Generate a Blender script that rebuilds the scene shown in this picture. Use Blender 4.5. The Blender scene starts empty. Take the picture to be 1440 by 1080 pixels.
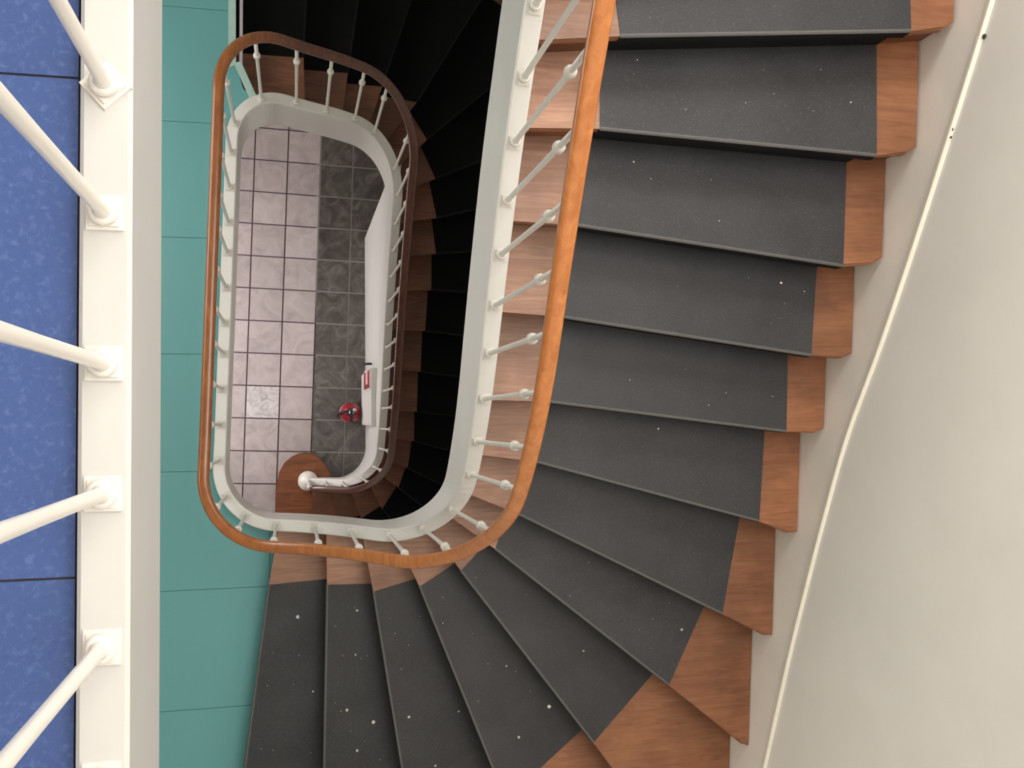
import bpy, bmesh, math, random
from mathutils import Vector, Matrix
random.seed(7)
SC = bpy.context.scene
COL = SC.collection

# ------------------------------------------------------------------ levels (metres)
H = 0.18                    # riser
T = 21 * H                  # middle landing (teal)
B = 42 * H                  # upper landing (blue)
CEIL = B + 2.85
YB, YF = 3.25, -2.0         # back and front walls
XL = -1.9                   # left wall
def xwall(y): return 2.035 + .056 * y

# ------------------------------------------------------------------ camera
cam = bpy.data.cameras.new('camera'); co = bpy.data.objects.new('camera', cam); COL.objects.link(co)
cam.sensor_width = 36; cam.lens = 36 * 1340 / 1440; cam.clip_start = .02; cam.clip_end = 60
ax = ((0.97481595, 0.00097482, 0.22300879), (-0.00937977, 0.99928477, 0.03663277), (0.22281358, 0.03780198, -0.97412788))
right = Vector((ax[0][0], ax[1][0], ax[2][0])); up = Vector((ax[0][1], ax[1][1], ax[2][1])); fwd = Vector((ax[0][2], ax[1][2], ax[2][2]))
M = Matrix((right, up, -fwd)).transposed().to_4x4(); M.translation = (0, 0, T + 27.75 * H)
co.matrix_world = M
SC.camera = co

# ------------------------------------------------------------------ world, lights, exposure
SC.view_settings.view_transform = 'Standard'; SC.view_settings.look = 'None'
SC.view_settings.gamma = 1; SC.view_settings.use_curve_mapping = False
SC.view_settings.exposure = 0.18
w = bpy.data.worlds.new('world'); SC.world = w; w.use_nodes = True
w.node_tree.nodes['Background'].inputs[0].default_value = (.75, .8, .9, 1)
w.node_tree.nodes['Background'].inputs[1].default_value = .3
def area(name, loc, direction, sx, sy, power, col):
    l = bpy.data.lights.new(name, 'AREA'); l.shape = 'RECTANGLE'; l.size = sx; l.size_y = sy; l.energy = power; l.color = col
    o = bpy.data.objects.new(name, l); COL.objects.link(o); o.location = loc
    o.rotation_euler = Vector(direction).to_track_quat('-Z', 'Y').to_euler()
    return o
area('skylight', (1.25, .6, CEIL - .06), (0, 0, -1), 1.7, 3.0, 88, (1, .975, .945))
area('upper_window_light', (1.2, YB - .06, B + .9), (0, -1, -.5), 1.7, 1.6, 92, (1, .985, .965))
area('landing_fill_light', (XL + .05, .9, T + 1.55), (1, -.25, -.3), 2.4, 1.3, 42, (1, .975, .95))  # added fill for the middle landing and string faces, no known window
area('ground_fill_light', (XL + .05, .7, .95), (1, 0, -.45), 2.2, 1.3, 80, (1, .975, .975))  # added fill for the ground tiles and lower well, source made up

# ------------------------------------------------------------------ materials
def mat(name):
    m = bpy.data.materials.new(name); m.use_nodes = True
    nt = m.node_tree; b = nt.nodes['Principled BSDF']
    return m, nt, b
def ramp(nt, fac, stops):
    r = nt.nodes.new('ShaderNodeValToRGB'); e = r.color_ramp.elements
    while len(e) > 1: e.remove(e[-1])
    e[0].position = stops[0][0]; e[0].color = (*stops[0][1], 1)
    for p, c in stops[1:]:
        x = e.new(p); x.color = (*c, 1)
    nt.links.new(fac, r.inputs[0]); return r.outputs[0]
def coords(nt, scale=(1, 1, 1), rot=(0, 0, 0)):
    t = nt.nodes.new('ShaderNodeTexCoord'); mp = nt.nodes.new('ShaderNodeMapping')
    mp.inputs['Scale'].default_value = scale; mp.inputs['Rotation'].default_value = rot
    nt.links.new(t.outputs['Object'], mp.inputs[0]); return mp.outputs[0]
def noise(nt, vec, scale, detail=3, rough=.5, dist=0):
    n = nt.nodes.new('ShaderNodeTexNoise'); n.inputs['Scale'].default_value = scale; n.inputs['Detail'].default_value = detail
    n.inputs['Roughness'].default_value = rough; n.inputs['Distortion'].default_value = dist
    nt.links.new(vec, n.inputs['Vector']); return n.outputs['Fac']
def mix(nt, a, b, fac, mode='MIX'):
    m = nt.nodes.new('ShaderNodeMix'); m.data_type = 'RGBA'; m.blend_type = mode
    for s, v in ((m.inputs[0], fac), (m.inputs[6], a), (m.inputs[7], b)):
        if hasattr(v, 'is_output') or isinstance(v, bpy.types.NodeSocket): nt.links.new(v, s)
        elif isinstance(v, (int, float)): s.default_value = v
        else: s.default_value = (*v, 1)
    return m.outputs[2]
def bump(nt, b, h, strength=.2, dist=.002):
    n = nt.nodes.new('ShaderNodeBump'); n.inputs['Strength'].default_value = strength; n.inputs['Distance'].default_value = dist
    nt.links.new(h, n.inputs['Height']); nt.links.new(n.outputs[0], b.inputs['Normal'])
def lin(r, g, b):
    f = lambda v: ((v / 255 + .055) / 1.055) ** 2.4 if v > 10 else v / 255 / 12.92
    return (f(r), f(g), f(b))
def objrand(nt):
    o = nt.nodes.new('ShaderNodeObjectInfo'); return o.outputs['Random']

def wood(name, dark, mid, light, rot=0, rough=.45, scale=1, coat=0, vary=.25):
    m, nt, b = mat(name)
    v = coords(nt, (2.2 * scale, 26 * scale, 8 * scale), (0, 0, rot))
    n1 = noise(nt, v, 1.6, 5, .6, 1.6)
    c = ramp(nt, n1, [(.3, dark), (.5, mid), (.7, light)])
    v2 = coords(nt); n2 = noise(nt, v2, 5, 3)
    c = mix(nt, c, ramp(nt, n2, [(.35, (.72, .68, .66)), (.65, (1.12, 1.1, 1.08))]), .8, 'MULTIPLY')
    r = ramp(nt, objrand(nt), [(0, (1 - vary,) * 3), (1, (1 + vary * .5,) * 3)])
    c = mix(nt, c, r, 1.0, 'MULTIPLY')
    nt.links.new(c, b.inputs['Base Color']); b.inputs['Roughness'].default_value = rough
    b.inputs['Coat Weight'].default_value = coat; b.inputs['Coat Roughness'].default_value = .2
    bump(nt, b, n1, .15, .001)
    return m
def paint(name, col, rough=.4, var=.06, dirt=None):
    m, nt, b = mat(name)
    v = coords(nt); n = noise(nt, v, 3.5, 4, .6)
    c = ramp(nt, n, [(.3, tuple(x * (1 - var) for x in col)), (.7, tuple(min(1, x * (1 + var * .4)) for x in col))])
    if dirt:
        n2 = noise(nt, v, 34, 3, .7)
        c = mix(nt, c, dirt, ramp(nt, n2, [(.69, (0, 0, 0)), (.78, (.5, .5, .5))]))
    nt.links.new(c, b.inputs['Base Color']); b.inputs['Roughness'].default_value = rough
    bump(nt, b, noise(nt, v, 60, 2), .08, .001)
    return m
WHITE = paint('white_gloss_paint', lin(230, 227, 221), .32, .05, lin(190, 182, 168))
CURB = paint('landing_curb_paint', lin(201, 199, 194), .35, .05, lin(190, 184, 172))
FASCIA = paint('grey_fascia_tone', lin(186, 185, 182), .45, .05)  # greyer tone for the face turned to the well
ROD = paint('white_baluster_paint', lin(226, 221, 212), .3, .05)
WALL = paint('cream_wall_paint', lin(246, 242, 234), .55, .04)
SKIRT = paint('beige_skirting_paint', lin(250, 245, 235), .5, .06, lin(170, 156, 136))
CREAM = paint('cream_top_edge_paint', lin(246, 240, 222), .4, .03)
PLASTER = paint('ceiling_plaster', lin(235, 232, 225), .8, .04)
TREAD = wood('varnished_tread_wood', lin(132, 85, 55), lin(147, 97, 65), lin(158, 108, 77), 1.57, .42)
TREAD2 = wood('shaded_tread_wood', lin(92, 54, 32), lin(116, 70, 44), lin(128, 82, 54), 1.57, .42)  # tread wood with the lower flight's shade put into its colour
INNER2 = wood('shaded_inner_wood', lin(88, 54, 36), lin(112, 70, 48), lin(128, 84, 58), .2, .5)  # inner wood, darkened in colour for the shade of the lower flight
INNER = wood('worn_inner_tread_wood', lin(146, 106, 84), lin(160, 120, 97), lin(176, 136, 112), .2, .5)
RISER = wood('dark_riser_wood', lin(90, 52, 28), lin(118, 70, 40), lin(140, 86, 52), 0, .5)
CURT = wood('first_step_wood', lin(110, 62, 34), lin(142, 84, 48), lin(160, 98, 60), .4, .4)

def rail_mat():
    m, nt, b = mat('glossy_handrail_wood')
    v = coords(nt, (9, 2.5, 9)); n = noise(nt, v, 4, 5, .6, .8)
    c = ramp(nt, n, [(.3, lin(172, 98, 42)), (.55, lin(192, 118, 58)), (.75, lin(206, 134, 72))])
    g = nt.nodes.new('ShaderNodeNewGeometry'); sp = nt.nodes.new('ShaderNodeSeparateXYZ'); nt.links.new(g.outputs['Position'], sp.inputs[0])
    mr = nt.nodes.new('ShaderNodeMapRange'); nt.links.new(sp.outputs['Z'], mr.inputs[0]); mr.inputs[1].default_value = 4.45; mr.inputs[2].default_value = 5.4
    shaded = ramp(nt, n, [(.3, lin(68, 38, 26)), (.55, lin(94, 52, 34)), (.75, lin(110, 64, 44))])      # shade of the lower well put into the rail colour
    c = mix(nt, shaded, c, ramp(nt, mr.outputs[0], [(0, (0, 0, 0)), (.2, (.45, .45, .45)), (1, (1, 1, 1))]))
    v2 = coords(nt); n2 = noise(nt, v2, 30, 3)
    c = mix(nt, c, lin(120, 60, 24), ramp(nt, n2, [(.66, (0, 0, 0)), (.76, (.5, .5, .5))]))
    nt.links.new(c, b.inputs['Base Color']); b.inputs['Roughness'].default_value = .3
    b.inputs['Coat Weight'].default_value = .35; b.inputs['Coat Roughness'].default_value = .15
    return m
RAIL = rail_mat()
def carpet(name='dark_rubber_covering', d=1.0):
    m, nt, b = mat(name)
    v = coords(nt); n = noise(nt, v, 4, 4, .6)
    c = ramp(nt, n, [(.3, lin(41, 41, 43)), (.7, lin(54, 54, 56))])
    n2 = noise(nt, v, 190, 2, .7)
    c = mix(nt, c, lin(120, 118, 115), ramp(nt, n2, [(.58, (0, 0, 0)), (.74, (.38, .38, .38))]))
    r = ramp(nt, objrand(nt), [(0, (.88,) * 3), (1, (1.08,) * 3)])
    c = mix(nt, c, r, 1.0, 'MULTIPLY')
    if name == 'worn_rubber_edge': c = mix(nt, c, lin(128, 126, 122), .42)
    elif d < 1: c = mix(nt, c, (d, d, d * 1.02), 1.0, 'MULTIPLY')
    nt.links.new(c, b.inputs['Base Color']); b.inputs['Roughness'].default_value = .55 if d >= .9 else .85
    if d < .9: b.inputs['Specular IOR Level'].default_value = .12
    bump(nt, b, n2, .25, .001)
    return m
CARPET = carpet()
BLACKC = carpet('shade_black_covering', .13)  # covering blackened to paint in the shade on the lower flight
SHADOWC = carpet('nosing_shadow_covering', .35)  # paints the shadow below the nosings into risers and front lips
EDGE = carpet('worn_rubber_edge', .99)
EDGE2 = carpet('shaded_worn_edge', .4)  # nosing edge of the lower flight, shade painted in
def lino(name, base, fleck1, fleck2, amt):
    m, nt, b = mat(name)
    v = coords(nt, (1, 1, 1)); n = noise(nt, v, 105, 4, .7, .5); n3 = noise(nt, v, 190, 3, .6, .4)
    c = mix(nt, base, fleck1, ramp(nt, n, [(.52, (0, 0, 0)), (.68, (amt,) * 3)]))
    c = mix(nt, c, fleck2, ramp(nt, n3, [(.56, (0, 0, 0)), (.7, (amt * .8,) * 3)]))
    r = ramp(nt, objrand(nt), [(0, (.95,) * 3), (1, (1.04,) * 3)])
    c = mix(nt, c, r, 1.0, 'MULTIPLY')
    nt.links.new(c, b.inputs['Base Color']); b.inputs['Roughness'].default_value = .45
    return m
BLUE = lino('blue_flecked_linoleum', lin(63, 86, 140), lin(100, 122, 174), lin(50, 70, 124), .45)
TEAL = lino('teal_linoleum', lin(104, 165, 165), lin(110, 171, 171), lin(97, 158, 159), .3)
JOINT = paint('dark_joint', lin(60, 52, 54), .8, .05)
TEALJ = paint('teal_joint', lin(70, 120, 116), .8, .05)
def stone(name, c1, c2, c3, rough, sc):
    m, nt, b = mat(name)
    rnd = nt.nodes.new('ShaderNodeObjectInfo')
    t = nt.nodes.new('ShaderNodeTexCoord'); ad = nt.nodes.new('ShaderNodeVectorMath'); ad.operation = 'ADD'
    nt.links.new(t.outputs['Object'], ad.inputs[0]); sc2 = nt.nodes.new('ShaderNodeVectorMath'); sc2.operation = 'SCALE'
    sc2.inputs[0].default_value = (7, 3, 5); nt.links.new(rnd.outputs['Random'], sc2.inputs['Scale'])
    nt.links.new(sc2.outputs[0], ad.inputs[1])
    n = noise(nt, ad.outputs[0], sc, 5, .62, 1.8)
    c = ramp(nt, n, [(.3, c1), (.5, c2), (.72, c3)])
    r = ramp(nt, rnd.outputs['Random'], [(0, (.9,) * 3), (1, (1.07,) * 3)])
    c = mix(nt, c, r, 1.0, 'MULTIPLY')
    nt.links.new(c, b.inputs['Base Color']); b.inputs['Roughness'].default_value = rough
    return m
PTILE = stone('pinkish_floor_tile', lin(166, 154, 153), lin(182, 169, 168), lin(194, 182, 180), .35, 5)
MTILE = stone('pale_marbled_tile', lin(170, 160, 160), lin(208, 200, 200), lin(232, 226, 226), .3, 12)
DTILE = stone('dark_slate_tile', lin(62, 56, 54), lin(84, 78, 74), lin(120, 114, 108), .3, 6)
GROUTP = paint('dark_grout', lin(92, 78, 76), .9, .05)
GROUTD = paint('pale_grout', lin(140, 134, 130), .9, .05)
def flat(name, col, rough=.4, metal=0):
    m, nt, b = mat(name); v = coords(nt); n = noise(nt, v, 20, 2)
    c = ramp(nt, n, [(.3, tuple(x * .92 for x in col)), (.7, col)])
    nt.links.new(c, b.inputs['Base Color']); b.inputs['Roughness'].default_value = rough; b.inputs['Metallic'].default_value = metal
    return m
RED = flat('red_enamel', lin(150, 24, 40), .3)
PINK = flat('pale_pink_print', lin(232, 170, 170), .5)
BLACK = flat('black_rubber', lin(24, 24, 26), .5)
STEEL = flat('grey_metal', lin(170, 172, 176), .3, .8)
STRIP = flat('pale_metal_strip', lin(206, 198, 204), .35, .2)
TEALE = flat('pale_teal_edge', lin(176, 206, 196), .5)
SPECK = flat('white_crumb', lin(215, 210, 200), .8)
GREEN = flat('dull_green', lin(70, 110, 84), .5)

# ------------------------------------------------------------------ helpers
def link(name, bm, m, parent=None, smooth=False, mats=None):
    me = bpy.data.meshes.new(name)
    bmesh.ops.recalc_face_normals(bm, faces=bm.faces)
    bm.to_mesh(me); bm.free()
    if m is not None: me.materials.append(m)
    if mats:
        for x in mats: me.materials.append(x)
    if smooth:
        for p in me.polygons: p.use_smooth = True
    o = bpy.data.objects.new(name, me); COL.objects.link(o)
    if parent is not None: o.parent = parent
    return o
def tag(o, label, cat, group=None):
    o['label'] = label; o['category'] = cat
    if group: o['group'] = group
    return o
def struct(o): o['kind'] = 'structure'; return o
def empty(name, loc=(0, 0, 0)):
    o = bpy.data.objects.new(name, None); COL.objects.link(o); o.location = loc; o.empty_display_size = .1; return o
def prism(outline, z0, z1, bevel=0):
    bm = bmesh.new()
    top = [bm.verts.new((x, y, z1)) for x, y in outline]; bot = [bm.verts.new((x, y, z0)) for x, y in outline]
    tf = bm.faces.new(top); bm.faces.new(bot[::-1]); n = len(top)
    for i in range(n): bm.faces.new((top[i], bot[i], bot[(i + 1) % n], top[(i + 1) % n]))
    if bevel: bmesh.ops.bevel(bm, geom=list(tf.edges), offset=bevel, segments=2, affect='EDGES', clamp_overlap=True)
    return bm
def box(bm, x0, x1, y0, y1, z0, z1):
    v = [bm.verts.new(p) for p in ((x0, y0, z0), (x1, y0, z0), (x1, y1, z0), (x0, y1, z0), (x0, y0, z1), (x1, y0, z1), (x1, y1, z1), (x0, y1, z1))]
    for f in ((0, 3, 2, 1), (4, 5, 6, 7), (0, 1, 5, 4), (1, 2, 6, 5), (2, 3, 7, 6), (3, 0, 4, 7)): bm.faces.new([v[i] for i in f])
    return bm
def loft(secs, closed=True, caps=True):
    bm = bmesh.new(); rows = [[bm.verts.new(p) for p in s] for s in secs]; n = len(rows[0])
    for a, b in zip(rows, rows[1:]):
        for i in range(n if closed else n - 1): bm.faces.new((a[i], a[(i + 1) % n], b[(i + 1) % n], b[i]))
    if caps: bm.faces.new(rows[0][::-1]); bm.faces.new(rows[-1])
    return bm
def lathe(prof, seg=16, cx=0, cy=0):
    bm = bmesh.new(); rows = []
    for r, z in prof: rows.append([bm.verts.new((cx + r * math.cos(2 * math.pi * i / seg), cy + r * math.sin(2 * math.pi * i / seg), z)) for i in range(seg)])
    for a, b in zip(rows, rows[1:]):
        for i in range(seg): bm.faces.new((a[i], a[(i + 1) % seg], b[(i + 1) % seg], b[i]))
    bm.faces.new(rows[0][::-1]); bm.faces.new(rows[-1]); return bm
def tube(pts, r, seg=8):
    secs = []
    for i, p in enumerate(pts):
        a = Vector(pts[max(0, i - 1)]); b = Vector(pts[min(len(pts) - 1, i + 1)]); d = (b - a).normalized()
        u = d.orthogonal().normalized() if i == 0 else (u - d * u.dot(d)).normalized()
        v = d.cross(u); secs.append([Vector(p) + r * (math.cos(t) * u + math.sin(t) * v) for t in [2 * math.pi * k / seg for k in range(seg)]])
    return loft(secs)

# ------------------------------------------------------------------ the path of string and handrail (plan), two storeys
def rounded(pts, radii, step=.025):
    out = []
    def seg(a, b):
        n = max(1, int((b - a).length / step))
        for i in range(n): out.append(a + (b - a) * i / n)
    P = [Vector(p) for p in pts]; cur = P[0]
    for i in range(1, len(P) - 1):
        a, b, c = P[i - 1], P[i], P[i + 1]; r = radii[i - 1]
        d1 = (a - b).normalized(); d2 = (c - b).normalized(); th = d1.angle(d2); L = r / math.tan(th / 2)
        p1 = b + d1 * L; p2 = b + d2 * L; cen = b + (d1 + d2).normalized() * (r / math.sin(th / 2))
        seg(cur, p1); v1 = p1 - cen; ang = v1.angle_signed(p2 - cen); n = max(4, int(abs(ang) * r / step))
        for k in range(n):
            t = -ang * k / n; out.append(cen + Vector((v1.x * math.cos(t) - v1.y * math.sin(t), v1.x * math.sin(t) + v1.y * math.cos(t))))
        cur = p2
    seg(cur, P[-1]); out.append(P[-1]); return out
PATH = rounded([(.12, -.525), (.641, -.515), (.641, 1.70), (-.295, 1.68), (-.37, -.50), (.641, -.515), (.641, 1.70), (-.215, 1.70), (-.215, YF + .01)],
               [.28, .30, .27, .28, .28, .30, .3])
S_ = [0]
for a, b in zip(PATH, PATH[1:]): S_.append(S_[-1] + (b - a).length)
NP = len(PATH)
def tangent(i):
    d = PATH[min(NP - 1, i + 1)] - PATH[max(0, i - 1)]; return d.normalized()
def outward(i):            # right-hand side of travel = away from the well
    d = tangent(i); return Vector((d.y, -d.x))
LAP = min(range(10, NP), key=lambda i: (PATH[i] - Vector((-.36, .1))).length if S_[i] < 7.5 else 9)   # index on the middle landing's curb
def nearest(p, lap):
    rng = range(0, LAP) if lap == 0 else range(LAP, NP)
    return min(rng, key=lambda i: (PATH[i] - Vector(p)).length)
KX = {1: (-.08, -.5), 2: (.155, -.515), 3: (.31, -.515), 4: (.45, -.53), 5: (.595, -.511), 6: (.658, -.412), 7: (.686, -.289), 8: (.69, -.12), 9: (.68, .065), 10: (.699, .36),
      11: (.698, .64), 12: (.704, .90), 13: (.707, 1.104), 14: (.70, 1.30), 15: (.70, 1.479), 16: (.66, 1.60), 17: (.60, 1.74), 18: (.43, 1.73), 19: (.267, 1.73), 20: (.045, 1.73), 21: (-.19, 1.64)}
OFF = {1: .02, 2: .02, 3: .05, 4: .09, 5: .12, 6: .14, 17: .13, 18: .10, 19: .06, 20: .03, 21: .04}
knots = [(0, .33)]
for lap in (0, 1):
    for k in range(2 if lap == 0 else 1, 22):
        z = k * H + OFF.get(k, .15) + lap * T
        if lap == 1 and k == 21: z = B + .03
        knots.append((S_[nearest(KX[k], lap)], z))
    if lap == 0:
        knots += [(knots[-1][0] + .25, T + .07), (S_[nearest((-.36, -.15), 0) if False else min(range(NP), key=lambda i: (PATH[i] - Vector((-.365, -.15))).length if i < LAP + 60 and i > LAP - 60 else 9)], T + .07)]
    else: knots += [(knots[-1][0] + .15, B + .03), (S_[-1] + 1, B + .03)]
knots.sort()
def interp(s, kn):
    if s <= kn[0][0]: return kn[0][1]
    for (a, za), (b, zb) in zip(kn, kn[1:]):
        if s <= b: return za + (zb - za) * (s - a) / max(1e-6, b - a)
    return kn[-1][1]
def zs(s): return sum(interp(max(0, s + d * .03), knots) for d in range(-4, 5)) / 9
ZT = [zs(s) for s in S_]
S21 = [S_[nearest(KX[21], 0)], S_[nearest(KX[21], 1)]]; S1 = S_[nearest(KX[1], 1)]
def sweep(i0, i1, prof, zoff=0, zscale=None, seglen=1):
    secs = []; idx = list(range(i0, i1 + 1, seglen))
    if idx[-1] != i1: idx.append(i1)
    for i in idx:
        n = outward(i); p = PATH[i]; pr = prof(S_[i]) if callable(prof) else prof
        secs.append([(p.x + n.x * u, p.y + n.y * u, ZT[i] + zoff + v) for u, v in pr])
    return loft(secs)
def iat(s): return min(range(NP), key=lambda i: abs(S_[i] - s))

# ------------------------------------------------------------------ nosing lines of one storey: inner end, covering edge, covering edge, wall end
CI = {1: (-.12, -.794), 2: (.152, -.777), 3: (.355, -.789), 4: (.546, -.745), 5: (.703, -.655), 6: (.817, -.542), 7: (.871, -.379), 8: (.901, -.164), 9: (.90, .063),
      10: (.908, .355), 11: (.919, .640), 12: (.940, .911), 13: (.948, 1.136), 14: (.927, 1.345), 15: (.893, 1.563), 16: (.815, 1.76), 17: (.73, 1.932), 18: (.505, 1.95), 19: (.297, 1.95), 20: (.052, 1.95), 21: (-.27, 1.95)}
CO = {1: (-.25, -1.80), 2: (.132, -1.80), 3: (.512, -1.79), 4: (.93, -1.72), 5: (1.291, -1.436), 6: (1.578, -1.156), 7: (1.749, -.825), 8: (1.833, -.423), 9: (1.862, -.059),
      10: (1.870, .225), 11: (1.897, .531), 12: (1.919, .878), 13: (1.932, 1.233), 14: (1.94, 1.598), 15: (1.90, 2.0), 16: (1.62, 2.466), 17: (1.20, 2.716), 18: (.85, 3.01), 19: (.45, 3.06), 20: (.10, 3.06), 21: (-.27, 3.06)}
OE = {1: (-.27, YF), 2: (.128, YF), 3: (.55, YF), 4: (1.035, YF), 5: (1.70, YF), 6: (0, -1.468), 7: (0, -.949), 8: (0, -.493), 9: (0, -.07), 10: (0, .212), 11: (0, .546), 12: (0, .897),
      13: (0, 1.259), 14: (0, 1.65), 15: (0, 2.10), 16: (0, 2.93), 17: (1.52, YB), 18: (.926, YB), 19: (.47, YB), 20: (.106, YB), 21: (-.27, YB)}
for k in range(6, 17): OE[k] = (xwall(OE[k][1]) , OE[k][1])
def inner(k, lap=1):
    i = nearest(KX[k], 1 if k < 21 or lap else 0); n = outward(i); p = PATH[i]; return (p.x + n.x * .012, p.y + n.y * .012)
II = {k: inner(k) for k in range(2, 21)}; II[1] = (-.07, -.50); II[21] = (-.20, 1.66)
def back(k, d=.03):        # nosing line k moved towards the next tread (the riser's plane)
    a = Vector(CI[k]); b = Vector(CO[k]); t = (b - a).normalized(); n = Vector((-t.y, t.x))
    return [tuple(Vector(p) + n * d) for p in (II[k], CI[k], CO[k], OE[k])]
def clampw(p): return (min(p[0], xwall(p[1]) - .001), max(YF + .001, min(YB - .001, p[1])))
CORNER = {5: (xwall(YF), YF), 16: (xwall(YB), YB)}

CI0 = dict(CI)
def build_flight(z0, label, group, first):
    for k in range(2, 6): CI[k] = (CI[k][0], CI0[k][1] - (.07 if first else 0))     # the ground flight leaves more bare wood here
    root = empty('staircase', (0, 0, 0)); CARPET_, TREAD_, INNER_ = (BLACKC, TREAD2, INNER2) if first else (CARPET, TREAD, INNER); tag(root, label, 'staircase')  # lower flight takes the copies darkened for shade
    for k in range(1, 22):
        z = z0 + k * H
        L = back(k, 0)
        # riser: wood board behind the nosing, dark covering on its middle
        R = [clampw(p) for p in back(k, .028)]; R2 = [clampw(p) for p in back(k, .046)]
        link('riser', prism(R + R2[::-1], z - H, z - .034), RISER, root)
        F = back(k, .024)
        link('riser_covering', prism([F[1], F[2], R[2], R[1]], z - H + .004, z - .034), BLACKC if first else SHADOWC, root)
        if k == 21: break
        # tread board
        N2 = back(k + 1, .04)
        if k == 1 and first:
            out = [(-.27, YF + .001), (-.21, -1.4), (-.161, -.79), (-.150, -.56), (-.128, -.45), (-.085, -.372), (-.022, -.318), (.04, -.29), (.10, -.282), (.165, -.295), (.223, -.335), (.275, -.39), (.31, -.46), (.315, -.515)]
            poly = out + [N2[0]] + [clampw(p) for p in N2[1:]]
            c = prism(out[2:] + [(.2, -.55), (.15, -.79)], z - H, z - .036)
            cm = link('curtail_riser', c, RISER, root)
        else:
            e = Vector(L[3]) - Vector(L[2]); e = e.normalized()
            n_ = Vector((-e.y, e.x)); q1 = Vector(L[3]) - e * .05; q2 = Vector(L[3]) + n_ * .022 - e * .004
            poly = [L[0], L[1], L[2], clampw(q1), clampw(q2)]
            if k in CORNER: poly.append(clampw(CORNER[k]))
            poly += [clampw(p) for p in N2[::-1]]
            poly = [p for p in poly]
        link('tread', prism(poly, z - .034, z, .007), CURT if (k == 1 and first) else TREAD_, root)
        # worn inner end of the tread, a thin plate of paler wood between string and covering
        pin = [L[0], L[1], N2[1], N2[0]] if not (k == 1 and first) else None
        # covering: wraps over the nosing
        a0, b0 = Vector(L[1]), Vector(L[2]); a1, b1 = Vector(N2[1]), Vector(N2[2])
        def sec(p, q):
            d = (p - q).normalized(); t = .005; r = .011
            pts = [(q.x, q.y, z - .002), (q.x, q.y, z + t)]
            c = p - d * (r - t)
            for j in range(5):
                an = math.pi / 2 * j / 4
                pts.append((c.x + d.x * r * math.sin(an), c.y + d.y * r * math.sin(an), z + t - r + r * math.cos(an)))
            e1 = p + d * t; pts.append((e1.x, e1.y, z - .04)); e2 = p - d * .0; pts.append((e2.x, e2.y, z - .04)); pts.append((e2.x, e2.y, z - .002 - .01))
            e3 = p - d * .02; pts.append((e3.x, e3.y, z - .002))
            return pts
        if k == 1 and first: a0 = Vector((-.161, -.795)); b0 = Vector((-.25, -1.8))
        mid = 1
        cvo = link('stair_covering', loft([sec(a0, a1), sec(b0, b1)]), None, root, mats=[CARPET_, EDGE2 if first else EDGE, BLACKC if first else SHADOWC])
        for p_ in cvo.data.polygons:
            if 2 <= p_.index <= 4: p_.material_index = 1
            elif 5 <= p_.index <= 8: p_.material_index = 2  # front lip takes the painted under-nosing shadow
        if pin:
            g = [Vector(p) for p in pin]
            link('inner_tread_end', prism([tuple(p) for p in g], z - .001, z + .0025), INNER_, root)
    # soffit under the steps
    secs = []
    for k in range(1, 22):
        zz = z0 + k * H
        a, b = Vector(II[k]), Vector(clampw(OE[k]))
        if k == 6: secs.append([(II[5][0] * .5 + II[6][0] * .5, II[5][1] * .5 + II[6][1] * .5, zz - .39), (xwall(YF) - .002, YF + .002, zz - .39), (xwall(YF) - .002, YF + .002, zz - .32), (II[5][0] * .5 + II[6][0] * .5, II[5][1] * .5 + II[6][1] * .5, zz - .32)])
        if k == 17: secs.append([(II[16][0] * .5 + II[17][0] * .5, II[16][1] * .5 + II[17][1] * .5, zz - .39), (xwall(YB) - .002, YB - .002, zz - .39), (xwall(YB) - .002, YB - .002, zz - .32), (II[16][0] * .5 + II[17][0] * .5, II[16][1] * .5 + II[17][1] * .5, zz - .32)])
        if zz - .36 < .02: continue
        secs.append([(a.x, a.y, zz - .30), (b.x, b.y, zz - .30), (b.x, b.y, zz - .23), (a.x, a.y, zz - .23)])
    link('soffit', loft(secs), PLASTER, root)
    return root

# ------------------------------------------------------------------ floors with their tiles
def tiled(floor_obj, outline, z, thick, pitch, origin, ang, gap, pick, jit=0):
    """cuts the outline along a grid; every piece is a tile of its own"""
    bm = bmesh.new(); bm.faces.new([bm.verts.new((x, y, 0)) for x, y in outline])
    ca, sa = math.cos(ang), math.sin(ang); px, py = pitch
    for (dx, dy), p in (((ca, sa), px), ((-sa, ca), py)):
        proj = [(x - origin[0]) * dx + (y - origin[1]) * dy for x, y in outline]
        k = math.ceil(min(proj) / p)
        while k * p < max(proj):
            bmesh.ops.bisect_plane(bm, geom=bm.verts[:] + bm.edges[:] + bm.faces[:], plane_co=(origin[0] + dx * k * p, origin[1] + dy * k * p, 0), plane_no=(dx, dy, 0), dist=1e-5)
            k += 1
    for f in list(bm.faces):
        pts = [v.co.copy() for v in f.verts]
        if f.calc_area() < 4e-4: continue
        b2 = bmesh.new(); g = b2.faces.new([b2.verts.new(p) for p in pts])
        b2.normal_update()
        bmesh.ops.inset_region(b2, faces=[g], thickness=gap / 2, use_even_offset=True, use_boundary=True)
        pl = [v.co.copy() for v in g.verts]
        b2.free()
        c = f.calc_center_median(); q = math.floor(((c.x - origin[0]) * ca + (c.y - origin[1]) * sa) / px); r = math.floor((-(c.x - origin[0]) * sa + (c.y - origin[1]) * ca) / py)
        dz = random.uniform(-jit, jit)
        link('tile', prism([(p.x, p.y) for p in pl], z - thick, z + dz), pick(q, r), floor_obj)
    bm.free()

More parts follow.
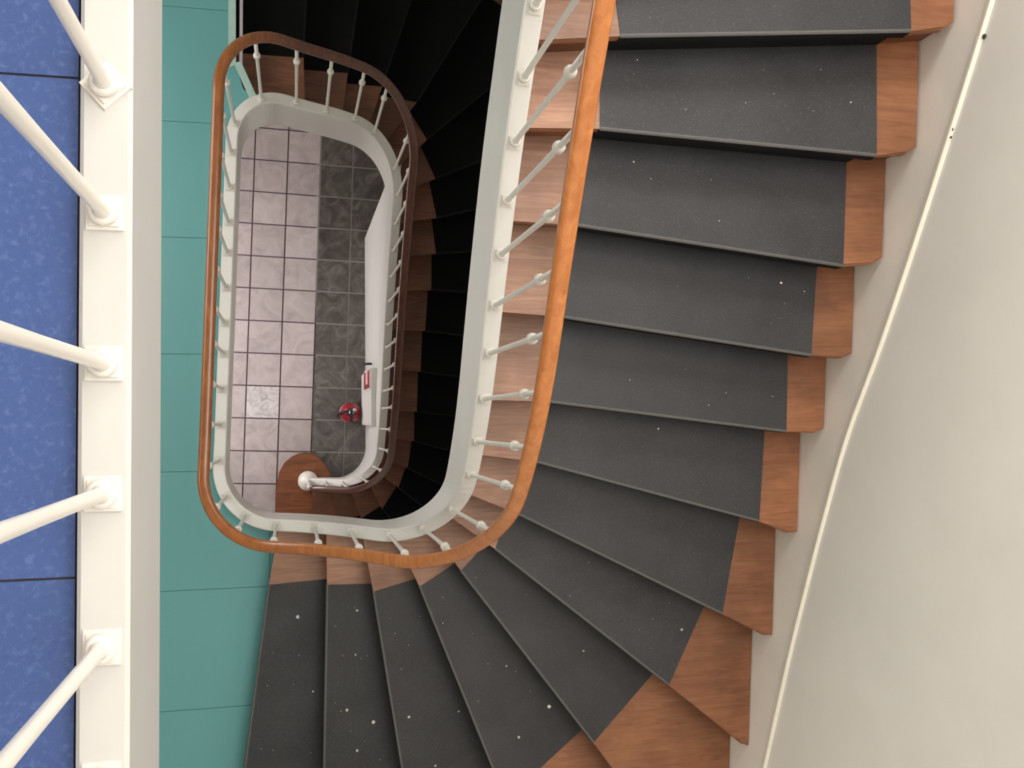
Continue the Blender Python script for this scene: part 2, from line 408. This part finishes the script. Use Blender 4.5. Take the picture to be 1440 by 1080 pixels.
# ground floor
gf = struct(link('floor', box(bmesh.new(), XL, 2.3, YF, YB, -.2, -.006), GROUTP))
ang = math.atan2(-.0195, .292) * .5 - .017
GO = (.218, 1.753)
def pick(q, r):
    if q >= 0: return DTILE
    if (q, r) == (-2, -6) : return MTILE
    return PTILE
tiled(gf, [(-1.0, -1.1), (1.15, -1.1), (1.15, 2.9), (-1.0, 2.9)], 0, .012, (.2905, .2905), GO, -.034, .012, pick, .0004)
link('grout_bed', box(bmesh.new(), .195, 1.15, -1.1, 2.9, -.006, -.0035), GROUTD, gf)

# middle landing
iA = iat(S21[0]); iB = iat(S1)
ring = [tuple(PATH[i]) for i in range(iA, iB + 1, 2)]
out = [(XL, YB), (-.30, YB), (-.30, 1.86), (-.25, 1.70)] + [p for p in ring if p[1] < 1.66 or p[0] < -.25] + [(-.085, -.52), (-.095, -.794), (-.225, -1.80), (-.245, YF), (XL, YF)]
mf = struct(link('floor', prism(out, T - .22, T - .005), PLASTER, None))
link('joint_bed', prism(out, T - .005, T - .003), TEALJ, mf)
tiled(mf, out, T, .003, (.60, .586), (-1.32, .339), 0, .003, lambda q, r: TEAL, .0002)
# edge strips of the landing at the head of the lower flight
eg = link('edge_strip', prism([(-.325, 1.80), (-.287, 1.82), (-.292, YB - .01), (-.328, YB - .01)], T, T + .006, .002), TEALE, mf)
link('edge_strip', prism([(-.300, 1.83), (-.262, 1.84), (-.185, 1.665), (-.215, 1.64)], T, T + .005, .002), TEALE, mf)
link('metal_strip', prism([(-.272, 1.78), (-.256, 1.78), (-.25, YB - .01), (-.266, YB - .01)], T - .028, T - .012, .003), STRIP, mf)

# upper landing
out2 = [(XL, YB), (-.245, YB), (-.245, YF), (XL, YF)]
uf = struct(link('floor', prism(out2, B - .22, B - .005), PLASTER))
link('joint_bed', prism([(XL, YB), (-.2465, YB), (-.2465, YF), (XL, YF)], B - .005, B - .003), JOINT, uf)
tiled(uf, [(XL, YB), (-.2475, YB), (-.2475, YF), (XL, YF)], B, .003, (.60, .595), (-1.45, .413), 0, .003, lambda q, r: BLUE, .0002)

# ------------------------------------------------------------------ walls, ceiling
def wallbox(name, *a, m=WALL): return struct(link(name, box(bmesh.new(), *a), m))
struct(link('wall_right', prism([(xwall(YF), YF), (xwall(YB), YB), (xwall(YB) + .2, YB), (xwall(YF) + .2, YF)], -.2, CEIL), WALL))
wallbox('wall_left', XL - .15, XL, YF - .15, YB + .15, -.2, CEIL)
wallbox('wall_front', XL, 2.4, YF - .15, YF, -.2, CEIL)
wallbox('wall_back', XL, 2.5, YB, YB + .15, -.2, CEIL)
wallbox('ceiling', XL - .15, 2.5, YF - .15, YB + .15, CEIL, CEIL + .15, m=PLASTER)

# skirting boards that climb along the right wall
def skirting(z0):
    pts = [(-2.0, 5.85)] + [(OE[k][1], k + .86) for k in range(6, 16)] + [(2.93, 16.9), (YB, 17.3)]
    secs = []; secs2 = []
    y = YF + .001
    while y < YB:
        z = z0 + H * sum(interp(y + d, pts) for d in (-.12, -.06, 0, .06, .12)) / 5
        x = xwall(y); t = .016
        secs.append([(x + .01, y, z - .42), (x - t + .014, y, z - .42), (x - t + .014, y, z - .004), (x + .01, y, z - .004)])
        secs2.append([(x + .01, y, z - .006), (x - t + .004, y, z - .006), (x - t + .004, y, z + .004), (x - t + .009, y, z + .009), (x + .01, y, z + .009)])
        y += .08
    b = struct(link('baseboard_right', loft(secs), SKIRT))
    link('top_bead', loft(secs2), CREAM, b)
skirting(0); skirting(T)

CHIP = paint('exposed_dark_plaster', lin(84, 74, 62), .9, .2)
bb = [o for o in bpy.data.objects if o.name.startswith('baseboard_right')][-1]
for y, z, s_ in ((1.175, T + 2.475, .009), (.925, T + 2.335, .006), (.90, T + 2.33, .005)):
    bm = bmesh.new(); r = bmesh.ops.create_icosphere(bm, subdivisions=2, radius=s_)
    for v in r['verts']: v.co = Vector((xwall(y) - .006 + v.co.x * .35 * random.uniform(.7, 1.3), y + v.co.y * random.uniform(.6, 1.2), z + v.co.z * 1.1))
    link('paint_chip', bm, CHIP, bb)

# ------------------------------------------------------------------ strings, curbs
def sprof(depth):
    return lambda s: [(-.029, -depth(s)), (-.029, -.005), (-.024, 0), (.024, 0), (.029, -.005), (.029, -depth(s))]
dep = lambda s: interp(s, [(0, .14), (.25, .30), (.6, .38), (S21[0] - .5, .40), (S21[0], .36), (S21[0] + .3, .33), (S1 - .2, .33), (S1 + .5, .38), (S21[1] - .5, .40), (S21[1] + .1, .255), (99, .255)])
lower = build_flight(0, 'lower winding staircase with dark covered treads rising from the tiled ground floor', None, True)
upper = build_flight(T, 'upper winding staircase with dark covered treads and brown wooden ends rising from the teal landing', None, False)
i21, i1, j21 = iat(S21[0]), iat(S1), iat(S21[1])
link('string_board', sweep(0, i21, sprof(dep)), WHITE, lower)
link('string_board', sweep(i1, j21, sprof(dep)), WHITE, upper)
struct(link('trim_1', sweep(i21, i1, sprof(dep)), WHITE))
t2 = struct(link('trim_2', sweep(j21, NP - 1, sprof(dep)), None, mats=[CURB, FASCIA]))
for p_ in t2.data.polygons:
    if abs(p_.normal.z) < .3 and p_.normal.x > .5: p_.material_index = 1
# panel that closes the space under the lowest steps
ip = nearest((.641, 1.38), 0)
secs = []
for i in range(0, ip + 1):
    n = outward(i); p = PATH[i]; zt = ZT[i] - dep(S_[i]) + .03
    secs.append([(p.x + n.x * u, p.y + n.y * u, zz) for u, zz in ((-.006, 0), (-.006, max(.1, zt)), (.024, max(.1, zt)), (.024, 0))])
secs.append([(p[0], 1.67, p[2] + (.5 if p[2] > 0 else 0)) for p in secs[-1]])
struct(link('wall_understairs', loft(secs), WHITE))

# ------------------------------------------------------------------ balustrade: one handrail, rods, newel
bal = empty('balustrade'); tag(bal, 'continuous polished wooden handrail on slender white balusters winding down the stairwell', 'balustrade')
prof = []
for a in range(20):
    t = 2 * math.pi * a / 20; cx, sx = math.cos(t), math.sin(t)
    prof.append((.0245 * math.copysign(abs(cx) ** .75, cx), .021 * math.copysign(abs(sx) ** .75, sx)))
RH = .785
secs = []
for j, i in enumerate(range(0, NP)):
    n = outward(i); p = PATH[i]; sc = 1
    if i < 2: sc = (.55, .85)[i]
    secs.append([(p.x + n.x * (u * sc + .004), p.y + n.y * (u * sc + .004), ZT[i] + RH + v * sc) for u, v in prof])
for v in (0,):
    pass
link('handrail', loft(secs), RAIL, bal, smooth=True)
# baluster meshes (built once, shared)
def rod_bm(h):
    return lathe([(.0115, .010), (.0115, .022), (.0085, .030), (.0078, .30), (.0085, .56), (.0085, h)], 12)
def plate_bm():
    bm = box(bmesh.new(), -.0205, .0205, -.0205, .0205, -.012, .009)
    bmesh.ops.bevel(bm, geom=[e for e in bm.edges if abs(e.verts[0].co.z - e.verts[1].co.z) < 1e-6 and e.verts[0].co.z > 0], offset=.004, segments=2, affect='EDGES')
    return bm
def knob_bm():
    pr = [(.0085, .573)]
    for j in range(1, 8):
        t = math.pi * j / 8; pr.append((.0085 + .0085 * math.sin(t), .59 - .017 * math.cos(t)))
    pr.append((.0085, .607)); return lathe(pr, 14)
def collar_bm(): return lathe([(.0165, .009), (.0175, .014), (.0165, .019), (.012, .022)], 14)
proto = {}
for nm, fn, sm in (('baluster', lambda: rod_bm(RH - .012), True), ('base_plate', plate_bm, False), ('knob', knob_bm, True), ('collar', collar_bm, True)):
    o = link(nm, fn(), ROD, None, smooth=sm); proto[nm] = o.data; bpy.data.objects.remove(o)
def place_baluster(s, twist=0):
    i = iat(s); p = PATH[i]; n = outward(i); d = tangent(i); z = ZT[i]
    o = bpy.data.objects.new('baluster', proto['baluster']); COL.objects.link(o); o.parent = bal
    o.location = (p.x, p.y, z); o.rotation_euler = (0, 0, math.atan2(d.y, d.x) + twist)
    for nm in ('base_plate', 'collar', 'knob'):
        c = bpy.data.objects.new(nm, proto[nm]); COL.objects.link(c); c.parent = o
        if nm == 'base_plate':
            sl = (ZT[min(NP - 1, i + 2)] - ZT[max(0, i - 2)]) / max(.001, S_[min(NP - 1, i + 2)] - S_[max(0, i - 2)]); c.rotation_euler = (0, -math.atan(sl) if abs(twist) < .01 else 0, 0)
anchors = [(.25, -.52), (.40, -.515), (.52, -.46), (.627, -.361), (.641, -.215)] + [(.641, .072 - .1435 + .148 * i) for i in range(0, 11)] + [(.62, 1.55), (.475, 1.69), (.325, 1.69), (.17, 1.69), (.003, 1.67), (-.143, 1.62)]
left = [(-.265, 1.50)] + [(-.31, 1.34 - .168 * i) for i in range(0, 9)] + [(-.36, -.19), (-.317, -.348), (-.225, -.47), (-.08, -.495), (.085, -.51)]
for p in anchors: place_baluster(S_[nearest(p, 0)])
for p in left:
    place_baluster(S_[min(range(NP), key=lambda i: (PATH[i] - Vector(p)).length if S21[0] - .05 < S_[i] < S1 + .4 else 9)])
for p in anchors[:-2] + [(.06, 1.69), (-.10, 1.63)]: place_baluster(S_[nearest(p, 1)])
y = .407 + .163 * 7
while y > YF + .05:
    i = min((i for i in range(NP) if S_[i] > S21[1]), key=lambda i: (PATH[i] - Vector((-.215, y))).length)
    place_baluster(S_[i], .75 if abs(y - .407) < .01 else 0); y -= .163
nw = link('newel', lathe([(.084, H), (.086, .30), (.080, .335), (.05, .35), (.026, .37), (.02, .40), (.022, .62), (.016, .66), (.015, 1.0), (.022, 1.03), (.022, 1.05), (.014, 1.07), (.014, ZT[0] + RH - .01)], 28, .118, -.522), ROD, bal, smooth=True)

# ------------------------------------------------------------------ things down in the well
ex = empty('fire_extinguisher', (.479, .069, 0)); tag(ex, 'red fire extinguisher standing on the dark tiles beside the white stair panel', 'extinguisher')
def at(o): o.parent = ex; return o
at(link('cylinder', lathe([(.078, 0), (.085, .012), (.085, .37), (.078, .41), (.055, .44), (.03, .455), (.022, .47)], 28), RED, ex, smooth=True))
at(link('neck_ring', lathe([(.034, .452), (.036, .462), (.03, .472)], 20), BLACK, ex, smooth=True))
at(link('valve', lathe([(.02, .46), (.024, .475), (.024, .50), (.015, .515)], 14), STEEL, ex, smooth=True))
bmh = box(bmesh.new(), -.012, .012, -.085, .02, .515, .525); box(bmh, -.012, .012, -.075, .01, .49, .498)
at(link('handle', bmh, BLACK, ex))
at(link('hose', tube([(.01, 0, .49), (-.04, .01, .50), (-.085, .0, .46), (-.105, -.02, .38), (-.104, -.03, .25), (-.10, -.03, .12)], .011, 8), BLACK, ex, smooth=True))
at(link('gauge', lathe([(.016, .50), (.016, .512)], 12, .028, .02), STRIP, ex, smooth=True))
at(link('label_band', lathe([(.0856, .14), (.0856, .28)], 28), PINK, ex, smooth=True))

cb = tag(link('cabinet', box(bmesh.new(), .582, .6188, -.04, .40, .35, 1.45), WHITE), 'flat white service cabinet fixed to the white panel under the stairs', 'cabinet')
link('door', box(bmesh.new(), .576, .583, -.03, .39, .36, 1.44), WHITE, cb)
sg = empty('safety_sign', (.576, .32, 1.1)); tag(sg, 'small red and pink sign on the white cabinet beside the red extinguisher', 'sign')
link('plate', box(bmesh.new(), -.008, 0, -.085, .085, -.33, .30), WHITE, sg)
rb = box(bmesh.new(), -.011, -.008, -.07, .07, .10, .26); box(rb, -.011, -.008, -.07, .07, -.30, -.12); box(rb, -.011, -.008, -.07, -.035, -.12, .10)
link('red_print', rb, RED, sg)
link('pink_print', box(bmesh.new(), -.0105, -.008, -.035, .07, -.12, .10), PINK, sg)
hk = tag(link('wall_hook', tube([(.62, .46, .95), (.585, .46, .95), (.565, .46, .93), (.56, .46, .89), (.575, .46, .87)], .010, 8), BLACK, smooth=True), 'small black hook on the white panel above the red sign', 'hook')

# crumbs and flecks on the dark covering
D = [(0.018, -0.956, 1, 0.018), (0.089, -1.322, 1, 0.0108), (0.292, -0.905, 2, 0.0138), (0.244, -1.371, 2, 0.0138), (0.29, -1.564, 2, 0.0138), (0.367, -1.437, 2, 0.0173), (0.516, -1.371, 3, 0.0133), (0.749, -1.363, 3, 0.01), (0.637, -1.603, 3, 0.01), (0.94, -1.121, 4, 0.0096), (0.993, -1.444, 4, 0.0128), (0.284, -1.113, 2, 0.0104), (1.09, -1.262, 5, 0.0183), (1.25, -1.031, 5, 0.0092), (1.641, -0.922, 6, 0.0117), (1.05, 0.811, 12, 0.0063), (1.653, 0.465, 11, 0.009), (1.262, -0.04, 10, 0.0072), (1.708, 0.985, 13, 0.0059), (1.742, 0.437, 11, 0.0045), (0.999, 1.067, 13, 0.004)]
bm = bmesh.new()
for x, y, k, s in D:
    z = T + k * H + .006
    r = bmesh.ops.create_icosphere(bm, subdivisions=1, radius=1)
    for v in r['verts']:
        q = v.co; v.co = Vector((x + q.x * s * .5 * random.uniform(.6, 1.3), y + q.y * s * .5 * random.uniform(.6, 1.3), z + q.z * .0025))
rr = random.Random(3)
for i in range(70):
    k = rr.choice([1, 1, 2, 2, 2, 3, 4, 5, 6, 9, 10, 11, 12, 13]); a, b = Vector(CI[k]), Vector(CO[k]); a1, b1 = Vector(CI[k + 1]), Vector(CO[k + 1])
    u, v_ = rr.uniform(.05, .95), rr.uniform(.15, .85); p = (a + (b - a) * u) * (1 - v_) + (a1 + (b1 - a1) * u) * v_
    r = bmesh.ops.create_icosphere(bm, subdivisions=1, radius=1); s = rr.uniform(.001, .0024)
    for v in r['verts']: q = v.co; v.co = Vector((p.x + q.x * s, p.y + q.y * s, T + k * H + .0055 + q.z * .001))
o = tag(link('crumbs', bm, SPECK), 'white crumbs and lint scattered over the dark covering of the upper stairs', 'debris'); o['kind'] = 'stuff'
